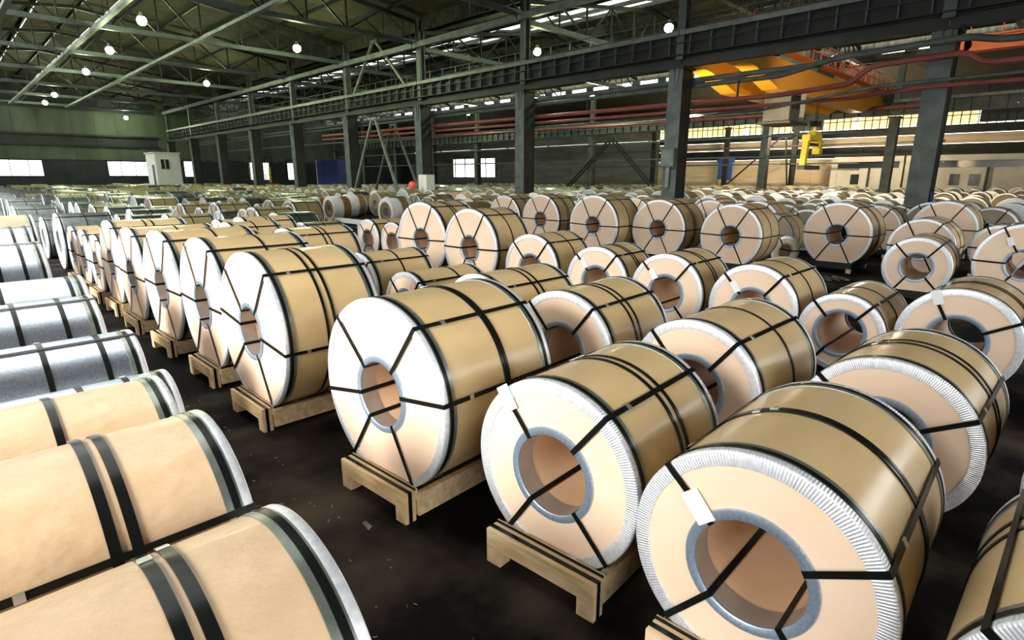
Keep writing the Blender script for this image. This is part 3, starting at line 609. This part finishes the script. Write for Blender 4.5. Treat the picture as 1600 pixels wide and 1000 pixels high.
def eye_seal(R, L, a):
    rad = Vector((0, math.cos(a), math.sin(a))); c = rad*(R+.008)+Vector((L*.22, 0, 0))
    return MB().bar(c-Vector((.018, 0, 0)), c+Vector((.018, 0, 0)), .04, .007, tuple(rad)).me('strap_seal', M['seal'])
def eye_mesh(R, L, rh, a, wd=.034, th=.003):
    rad = Vector((0, math.cos(a), math.sin(a))); tan = Vector((0, -math.sin(a), math.cos(a)))*wd/2; ax = Vector((1, 0, 0))
    inn = [(.0-.001, rh-.001), (-.001, R+.004), (L+.001, R+.004), (L+.001, rh-.001)]
    outr = [(-.001-th, rh-.001-th), (-.001-th, R+.004+th), (L+.001+th, R+.004+th), (L+.001+th, rh-.001-th)]
    v = []
    for (x, r), (x2, r2) in zip(inn, outr):
        v += [tuple(ax*x+rad*r+tan), tuple(ax*x+rad*r-tan), tuple(ax*x2+rad*r2+tan), tuple(ax*x2+rad*r2-tan)]
    f = []
    for i in range(4):
        p, q = i*4, ((i+1) % 4)*4
        f += [(p+2, q+2, q+3, p+3), (p, p+1, q+1, q), (p, q, q+2, p+2), (p+1, p+3, q+3, q+1)]
    return mesh('eye_strap', v, f, M['strap'])
def coil(x, y, R, L, label, group, style='tan', rh=.262, yaw=0, h0=.14, seg=96, belts=(.46, .54), eyes=(0, 60, 120, 180, 240, 300), pleated=False, tag=None, ew=None):
    t = thing('steel_coil', label, 'steel coil', (x, y, h0), -yaw, group)
    for nm, me in coil_meshes(round(R, 3), round(L, 3), rh, seg, style, belts, eyes, pleated, ew):
        if nm == 'strap_seal': put(nm, me, last)
        else: last = put(nm, me, t, (0, 0, R))
    if tag is not None:
        a = math.radians(tag[0]); r = tag[1]
        m = cached('tag', lambda: tag_mesh()); put('paper_tag', m, t, (-.006, r*math.cos(a), R+r*math.sin(a)), (a+PI/2+.12, 0, 0))['label'] = 'white paper tag'
    return t
def tag_mesh():
    m = MB().box(-.003, 0, -.05, .05, -.085, .085).me('paper_tag', M['tag']); return m
def skid(x, y, R, L, label, h0=.14, yaw=0, half=.43, wood='wood'):
    t = thing('wooden_skid', label, 'skid', (x, y, 0), -yaw, 'wooden skids under the wrapped coils')
    off = math.sqrt(max(.01, .2*R-.01)); off2 = min(off+.03, half-.02)
    for s in (-1, 1):
        put('runner', MB().box(-.02, L+.02, s*off2-.05*(1 if s < 0 else 0) - (.0 if s < 0 else .0), s*off2+.05*(0 if s < 0 else 1), .04, h0+.085).me('runner', M[wood]), t)
    for xx in (-.13, L+.03):
        put('cross_beam', MB().box(xx, xx+.1, -half, half, .12, .25).me('cross_beam', M[wood]), t)
        for s in (-1, 1): put('foot_block', MB().box(xx, xx+.1, s*half-(.12 if s > 0 else 0), s*half+(0 if s > 0 else .12), 0, .118).me('foot_block', M['wood_end']), t)
    put('top_batten', MB().box(-.028, -.010, -half, half, .17, .262).me('top_batten', M[wood]), t)
    put('bearer', MB().box(.1, L-.1, -off2+.05, off2-.05, .06, h0-.01).me('bearer', M[wood]), t)
    put('skid_strap', MB().box(-.098, -.066, -half-.004, -half, .0, .254).box(-.098, -.066, -half-.004, half, .25, .2535).me('skid_strap', M['strap']), t)
    put('skid_strap', MB().box(-.034, -.028, -half, half, .25, .268).me('skid_strap', M['strap']), t)
    return t
six = (2, 61, 122, 180, 242, 303)
G1 = 'wrapped coils in the row along the aisle'
row1 = [  # x(v), y(u), R, L, yaw, belts, eyes, pleated, tag
    (2.39, .82, .60, 1.27, -.03, (.50, .53), (43, 152, 232, 310), True, (43, .36), 'wrapped coil with crimped rim and white tag, end coil of the aisle row'),
    (2.41, 2.06, .61, 1.15, -.06, (.50, .57), (50, 128, 226, 304), True, (50, .55), 'wrapped coil on a skid between the white-tag coil and the larger coil'),
    (2.20, 3.64, .76, 1.21, -.05, (.535, .565), (45, 127, 350, 172, 304, 241), False, None, 'large wrapped coil with one broad belt on a worn skid'),
    (2.12, 5.99, .83, 1.10, 0, (.42, .50), (48, 128, 8, 186, 318, 242), False, None, 'large wrapped coil with two belts next up the aisle from the one-belt coil'),
    (2.18, 7.69, .84, 1.25, 0, (.55,), six, False, None, 'large white-faced wrapped coil, second past the one-belt coil'),
    (2.16, 9.44, .83, 1.30, -.02, (.55,), six, False, None, 'large white-faced wrapped coil, third past the one-belt coil'),
    (2.15, 11.18, .80, 1.30, 0, (.55,), six, False, None, 'large white-faced wrapped coil, fourth past the one-belt coil'),
    (2.20, 12.95, .81, 1.30, 0, (.45, .55), six, False, None, 'large white-faced wrapped coil, fifth past the one-belt coil'),
    (2.20, 14.50, .62, 1.20, 0, (.5,), six, False, None, 'small wrapped coil at the far end of the wrapped aisle row, first of three'),
    (2.20, 15.85, .63, 1.20, 0, (.5,), six, False, None, 'small wrapped coil at the far end of the wrapped aisle row, second of three'),
    (2.20, 17.2, .63, 1.20, 0, (.5,), six, False, None, 'small wrapped coil at the far end of the wrapped aisle row, third of three'),
    (2.20, -.50, .60, 1.25, 0.02, (.62, .72), (36, 128, 226, 304), True, None, 'wrapped coil in the corner of the photo seen from above its barrel'),
]
OCC = []
skn = ['wooden skid under the coil with crimped rim and white tag at the row end', 'worn wooden skid under the coil beside the white-tag end coil', 'worn wooden skid under the one-belt coil', 'pale wooden skid under the two-belt coil']
skn += ['pale wooden skid under the %s coil past the one-belt coil' % ordinal(j) for j in (1, 2, 3, 4)]
skn += ['pale wooden skid under the %s small coil ending the wrapped aisle row' % ordinal(j) for j in (0, 1, 2)] + ['wooden skid under the corner coil seen from above its barrel']
for i, (x, y, R, L, yaw, belts, eyes, pl, tag, lab) in enumerate(row1):
    coil(x, y, R, L, lab, G1, 'tan', yaw=yaw, belts=belts, eyes=eyes, pleated=pl, tag=tag, seg=128 if i < 4 else 80, ew=.076 if pl else (.06 if R < .8 else .045)); OCC.append((x, y, R, L))
    skid(x, y, R, L, skn[i], yaw=yaw)
G2 = 'wrapped coils in the second and third rows'
four = (48, 128, 228, 304)
mid = [
    (4.48, .75, .59, 1.19, .02, (.48, .57), (150, 40, 228, 304), True, None, 'glossy wrapped coil with lamp streaks behind the crimped white-tag coil'),
    (4.39, 2.17, .61, 1.31, .01, (.56,), four, False, None, 'wrapped coil with shaded bore behind the second aisle coil'),
    (4.41, 3.67, .63, 1.25, -.06, (.42, .50), four, False, None, 'wrapped coil with stained dished face behind the one-belt coil'),
    (4.50, 5.10, .63, 1.30, 0, (.46, .54), four, False, None, 'wrapped coil with twin belts whose top peeks over the one-belt coil'),
    (4.60, 6.75, .54, 1.25, 0, (.60,), four, False, None, 'small wrapped coil with brown face between the two largest aisle coils'),
    (4.75, 8.35, .60, 1.20, 0, (.5,), four, False, None, 'olive-brown wrapped coil behind the two-belt aisle coil'),
    (4.40, 10.3, .75, 1.25, 0, (.46, .54), six, False, None, 'wrapped coil with white rim behind the second white-faced coil'),
    (4.40, 11.90, .68, 1.25, 0, (.5,), six, False, None, 'wrapped coil behind the third white-faced aisle coil'),
    (4.45, 13.40, .72, 1.10, 0, (.5,), six, False, None, 'wrapped coil behind the fourth white-faced aisle coil'),
    (5.30, 14.95, .72, 1.30, 0, (.46, .54), six, False, None, 'pink-white faced wrapped coil set back behind the small aisle coils'),
    (5.27, 16.50, .65, 1.20, 0, (.5,), six, False, None, 'wrapped coil just past the pink-white faced coil'),
    (4.40, -.62, .60, 1.2, 0, (.5,), (75, 140, 228, 304), True, None, 'crimped-rim wrapped coil cut by the photo edge'),
    (7.89, .77, .60, 1.27, .03, (.48, .56), (62, 150, 228, 300), False, (64, .53), 'third-row wrapped coil with white tag and open bore by the photo edge'),
    (7.76, 1.91, .50, 1.33, 0, (.5,), (48, 130, 228, 304), False, None, 'small third-row wrapped coil showing a wide open bore'),
    (7.79, 3.05, .62, 1.24, 0, (.5,), (48, 128, 228, 304), False, (50, .38), 'third-row wrapped coil next to the small wide-bore coil'),
    (7.95, 4.48, .62, 1.13, -.04, (.46, .54), four, False, (52, .36), 'third-row wrapped coil, second from the small wide-bore coil'),
    (7.94, 5.83, .62, 1.01, -.06, (.46, .54), four, False, (52, .40), 'third-row wrapped coil, third from the small wide-bore coil'),
    (8.00, 7.45, .67, 1.14, -.03, (.55,), four, False, None, 'third-row wrapped coil, fourth from the small wide-bore coil'),
    (8.19, 9.47, .87, 1.07, -.01, (.5,), (178, 0, 58, 122, 242, 300), False, None, 'tall wrapped coil of the third row with six face straps, beside its taller twin'),
    (8.30, 11.40, .91, 1.20, -.05, (.46, .54), (178, 0, 60, 118, 242, 300), False, None, 'tallest wrapped coil of the third row beyond its six-strap twin'),
    (9.10, 13.9, .58, 1.2, 0, (.5,), four, False, None, 'small wrapped coil with dark bore beside the tallest third-row coil'),
    (9.10, 15.2, .59, 1.2, 0, (.5,), four, False, None, 'small wrapped coil with dark bore, second from the tallest third-row coil'),
    (7.9, -.62, .6, 1.2, 0, (.5,), four, False, None, 'third-row wrapped coil at the photo edge behind the tagged one'),
]
for i, (x, y, R, L, yaw, belts, eyes, pl, tag, lab) in enumerate(mid):
    coil(x, y, R, L, lab, G2, 'tan', yaw=yaw, belts=belts, eyes=eyes, pleated=pl, tag=tag, seg=96 if i < 18 else 64, ew=.076 if R < .68 else .068); OCC.append((x, y, R, L))
G3 = 'wrapped coils across the wide cross aisle'
far = [
    (15.70, 16.05, .86, 1.14, 0, 'wrapped coil cut behind others, end of the cross-aisle row by the container'),
    (15.60, 14.05, .90, 1.14, 0, 'large wrapped coil of the cross-aisle row, fourth from the wide-gap coil'),
    (14.57, 10.89, .93, 1.32, 0, 'large wrapped coil of the cross-aisle row, third from the wide-gap coil'),
    (15.28, 9.00, .88, 1.35, -.03, 'large wrapped coil of the cross-aisle row, second from the wide-gap coil'),
    (15.10, 6.67, .85, 1.35, -.02, 'large wrapped coil of the cross-aisle row, next to the wide-gap coil'),
    (17.35, 4.68, .87, 1.35, .01, 'big round-faced wrapped coil standing alone at the wide gap with dark floor'),
    (14.02, 2.23, .61, 1.31, -.04, 'small see-through wrapped coil in the cross-aisle row'),
    (14.42, .62, .78, 1.35, 0, 'wrapped coil with white tag and deep bore at the photo edge'),
    (17.0, 2.69, .71, 1.36, 0, 'wrapped coil behind the small see-through coil'),
    (18.82, 1.34, .62, 1.35, 0, 'wrapped coil half hidden behind the deep-bore coil'),
    (21.77, 2.96, .85, 1.35, 0, 'wide wrapped coil with a streaked face past the wide gap'),
    (21.5, 4.75, .76, 1.35, 0, 'wrapped coil partly hidden behind the round-faced wide-gap coil'),
]
for i, (x, y, R, L, yaw, lab) in enumerate(far):
    coil(x, y, R, L, lab, G3, 'tan', yaw=yaw, belts=(.46, .54) if i % 2 else (.5,), eyes=six if i not in (6,) else four, seg=72, tag=(60, .5) if i == 7 else None); OCC.append((x, y, R, L))
    skid(x, y, R, L, 'black cradle under the ' + ['coil cut behind others by the container', 'fourth coil from the wide gap', 'third coil from the wide gap', 'second coil from the wide gap', 'coil next to the wide gap', 'round-faced coil standing alone at the wide gap', 'small see-through coil', 'deep-bore coil at the photo edge', 'coil behind the small see-through coil', 'coil half hidden behind the deep-bore coil', 'streak-faced coil past the wide gap', 'coil hidden behind the round-faced coil'][i], half=.5, wood='iron')
coil(17.3, 5.95, .45, .9, 'small wrapped coil turned aside between the wide-gap coil and its neighbour', G3, 'tan', rh=.2, yaw=-.93, h0=0, seg=48, belts=(.5,), eyes=(60, 180, 300)); OCC.append((17.0, 6.25, .75, 1.2))
# the other side of the aisle: axes the same way, far ends at the aisle
G4 = 'coils on the near side of the aisle'
left = [
    (.78, 1.90, .58, 1.15, 'pale', (.58, .64), (150, 30), 'pale kraft-wrapped coil in the bottom corner seen from above'),
    (.83, 3.07, .60, 1.10, 'pale', (.50, .57), (151, 20), 'pale kraft-wrapped coil with wrinkled paper and a buckled belt'),
    (.89, 4.26, .54, 1.05, 'pale', (.42,), (175, 5), 'plain pale kraft-wrapped coil with one belt and doubled rim'),
    (1.14, 5.20, .42, 1.2, 'steel', (.5, .75), (), 'low bare steel coil showing only its top behind the one-belt pale coil'),
    (1.12, 6.20, .50, 1.3, 'steel', (.47, .78), (105,), 'bluish bare steel coil with two belts and a lengthwise strap'),
    (1.05, 7.50, .58, 1.3, 'steel', (.48, .76), (105,), 'bluish bare steel coil with shiny clips on both belts'),
    (1.17, 8.87, .60, 1.35, 'steel', (.40, .88), (), 'bright bare steel coil with belts close to its rim'),
    (1.02, 10.9, .74, 1.35, 'steel', (.4, .6, .8), (100,), 'bare steel coil with three belts farther along the aisle'),
    (1.15, 13.4, .78, 1.35, 'steel', (.5, .8), (100,), 'bare steel coil behind the three-belt steel coil'),
    (1.5, 16.6, .80, 1.35, 'pale', (.5,), (), 'pale wrapped coil among steel coils on the near side of the aisle'),
]
for i, (xe, y, R, L, st, belts, eyes, lab) in enumerate(left):
    coil(xe-L, y, R, L, lab, G4, st, belts=belts, eyes=eyes, seg=128 if i < 3 else 96, pleated=False); OCC.append((xe-L, y, R, L))
    skid(xe-L, y, R, L, 'wooden skid under the ' + ['pale coil in the bottom corner', 'pale coil with the buckled belt', 'one-belt pale coil', 'low bare steel coil', 'bluish coil with a lengthwise strap', 'bluish coil with shiny clips', 'steel coil with belts close to its rim', 'three-belt steel coil', 'coil behind the three-belt steel coil', 'pale coil among steel coils'][i], half=.38)

# half-wrapped printed coils
G5 = 'coils half wrapped in printed white sheet'
for i, (x, y, R) in enumerate(((18.2, 37.8, .61), (16.6, 31.9, .72), (19.0, 34.2, .73), (17.1, 26.6, .73))):
    t = coil(x, y, R, 1.15, ['small brown coil with a white printed wrap band, farthest of its four', 'brown coil with a white printed wrap band beside the smallest one', 'brown coil with a white printed wrap band and torn dark sheet', 'coil with a blue-grey printed wrap band and olive sheet'][i], G5, 'brown', belts=(), eyes=(), seg=40, h0=.0)
    put('wrap_band', MB().lathe([(-.004, R-.2), (-.006, R+.01), (.0, R+.016), (.62, R+.016), (.63, R)], 40).me('wrap_band', M['white_wrap'], True, 50), t, (0, 0, R))
    OCC.append((x, y, R, 1.15))

t = thing('barrier_rail', 'white barrier rail on short posts before the printed coils', 'barrier', (13, 18.4, 0))
put('rail', MB().box(-.05, .05, 0, 6.0, .55, .75).me('rail', M['white']), t)
for q in range(4): put('post', MB().box(-.06, .06, q*1.95, q*1.95+.12, 0, .55).me('post', M['white']), t)
# the crowded rows beyond
def free(x, y, R, L):
    if 9.8 < x < 16.4 and 1.42 < y/x < 2.2: return False       # clear floor before the printed coils
    for (a, b, r, l) in OCC:
        if abs(y-b) < 2*math.sqrt(R*r)*.98+.02 and x < a+l+.12 and a < x+L+.12: return False
    for cy in COLY:
        if abs(y-cy) < R+.75 and x < NX1+.9 and x+L > NX1-.9: return False
    for (cx_, cy_, hx, hy) in ((49, 90.5, 2.2, 4.8), (26.6, 103.5, 2.4, 3.4), (28.9, 38.6, .7, 1.0), (40.5, 98, 1.6, 2.6), (27.4, 38.5, .6, .6), (29.2, 46.9, .8, 5.5), (31.4, 46.7, .8, 5.5)):
        if abs(y-cy_) < R+hy and x < cx_+hx and x+L > cx_-hx: return False
    return True
def inview(x, y, R):
    c, s = math.cos(.782283), math.sin(.782283); fw = x*c+y*s; rt = x*s-y*c
    if fw < 1: return False
    px = 800+882*rt/(fw*.97); return -60 < px < 1650
cand = []
ROWN = ['second', 'third', 'fourth', 'fifth', 'sixth', 'seventh', 'eighth', 'ninth', 'tenth', 'eleventh', 'twelfth', 'thirteenth', 'fourteenth', 'fifteenth']
def rowname(x, y0):
    if x < 0: return 'the near side of the far aisle'
    if x < 3: return 'the aisle row past the small wrapped coils'
    if x < NX1: return 'the %s coil row across from the aisle' % ROWN[min(13, int((x-4)/2.6))]
    if x < 70: return 'the crane bay, %s row past the girder columns' % (['first']+ROWN)[min(9, int((x-32)/3.6))]
    return 'the last rows along the office block'
def row(x, y0, y1, styles, L=1.3, rlo=.58, rhi=.8, gap=.10, jx=.25, bay='nave'):
    bay = rowname(x, y0)
    y = y0; prev = None
    while y < y1:
        R = random.uniform(rlo, rhi); R = round(R/.06)*.06
        if prev is not None: y += 2*math.sqrt(R*prev)+gap+random.choice((0, 0, 0, .1, .25))
        xx = x+random.uniform(-jx, jx); st = random.choice(styles)
        if inview(xx, y, R) and free(xx, y, R, L): cand.append((xx, y, R, L, st, bay)); OCC.append((xx, y, R, L))
        prev = R
T1 = ['tan', 'tan', 'olive', 'tan', 'olive']
DK = ['dark', 'dark', 'steel', 'dark']
row(2.3, 18.9, 46, DK, rlo=.58, rhi=.8); row(2.4, 48, 110, ['dark', 'dark', 'steel'])
row(-.4, 19, 28, ['steel', 'pale', 'steel'], rlo=.66, rhi=.8); row(-.2, 29, 80, ['pale', 'steel', 'dark'])
row(4.7, 18.2, 40, ['olive', 'dark', 'dark']); row(4.8, 42, 110, ['olive', 'dark', 'dark'])
row(7.7, 17.0, 108, ['olive', 'olive', 'dark']); row(10.7, 17.5, 110, ['olive', 'olive', 'dark', 'bare'])
row(13.4, 19, 110, ['olive', 'dark', 'bare']); row(15.6, 18.3, 110, ['olive', 'olive', 'bare', 'dark'])
row(18.5, 6.9, 24, T1, rlo=.66, rhi=.8); row(21.6, 6.9, 24, T1 + ['bare'], rlo=.7, rhi=.84)
row(21.0, 25.5, 112, ['olive', 'dark', 'bare', 'dark']); row(18.4, 39.5, 100, ['olive', 'dark', 'bare'])
row(25.0, .4, 112, ['olive', 'tan', 'bare', 'olive'], rlo=.7, rhi=.84); row(27.6, 3.8, 60, ['olive', 'bare', 'olive'], rlo=.7, rhi=.82)
row(33.5, .6, 110, ['olive', 'bare', 'bare'], rlo=.7, rhi=.82, bay='crane'); row(37.5, .8, 80, ['bare', 'olive', 'dark'], rlo=.7, rhi=.82, bay='crane')
row(40.8, 1.0, 9.3, ['bare'], rlo=.66, rhi=.76, bay='crane'); row(43.6, 10.6, 80, ['bare', 'bare', 'bare', 'olive'], rlo=.7, rhi=.80, bay='crane')
row(48.3, 2, 80, ['bare', 'olive', 'dark'], rlo=.7, rhi=.8, bay='crane'); row(53, 2, 80, ['bare', 'olive', 'dark'], rlo=.7, rhi=.8, bay='crane')
row(57, 2, 80, ['olive', 'bare'], rlo=.66, rhi=.78, bay='crane')
row(70, 1, 80, ['olive'], rlo=.7, rhi=.78, L=1.5); row(75.5, 3, 80, ['olive', 'olive', 'tan'], rlo=.7, rhi=.8, L=1.5)
cand.sort(key=lambda c: math.hypot(c[0], c[1])/c[2])
NSOLO = 225
words = {'tan': 'tan paper-wrapped coil', 'olive': 'olive-brown wrapped coil', 'dark': 'dark grey steel coil', 'steel': 'bluish galvanised steel coil', 'bare': 'bare silvery coil', 'pale': 'pale kraft-wrapped coil'}
cnt = {}
for i, (x, y, R, L, st, bay) in enumerate(cand[:NSOLO]):
    cnt[bay] = cnt.get(bay, 0)+1; n_ = cnt[bay]; sf = 'th' if 10 < n_ % 100 < 14 else {1: 'st', 2: 'nd', 3: 'rd'}.get(n_ % 10, 'th')
    lab = '%s, %d%s counted along %s' % (words[st], n_, sf, bay); where = bay
    seg = 48 if i < 90 else 28
    coil(x, y, R, L, lab, 'coils of ' + where, st, rh=.262 if st != 'bare' else .25, h0=0, seg=seg, belts=(.5,) if st != 'bare' else (), eyes=((62, 118) if i < 90 and st != 'bare' else ()))
# the rest, too many to count, as one mass
segs = 16; bmv = {}; 
vv, ff, mi = [], [], []
mats = ['wrap', 'wrap_shaded', 'dark_sheet', 'steel', 'layer', 'wrap_pale', 'cover', 'galv', 'black', 'cover_dull']
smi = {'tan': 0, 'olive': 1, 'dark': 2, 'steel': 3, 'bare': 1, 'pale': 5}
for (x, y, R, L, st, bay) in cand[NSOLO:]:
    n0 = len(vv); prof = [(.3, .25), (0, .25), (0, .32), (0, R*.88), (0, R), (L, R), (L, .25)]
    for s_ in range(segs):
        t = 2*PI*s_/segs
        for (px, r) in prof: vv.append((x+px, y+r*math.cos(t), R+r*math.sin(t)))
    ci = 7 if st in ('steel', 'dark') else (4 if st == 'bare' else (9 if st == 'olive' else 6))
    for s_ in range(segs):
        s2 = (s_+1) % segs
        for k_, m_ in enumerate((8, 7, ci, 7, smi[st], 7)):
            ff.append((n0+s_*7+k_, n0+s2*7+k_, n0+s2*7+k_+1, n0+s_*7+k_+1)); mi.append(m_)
me = bpy.data.meshes.new('distant_coils'); me.from_pydata(vv, [], ff)
for q in mats: me.materials.append(M[q])
me.polygons.foreach_set('material_index', mi)
o = put('distant_coils', me); o['kind'] = 'stuff'; o['label'] = 'mass of small distant coils filling the hall floor up to the walls'; o['category'] = 'steel coils'
print('coils solo', min(NSOLO, len(cand)), 'mass', max(0, len(cand)-NSOLO), 'objects', len(bpy.data.objects))
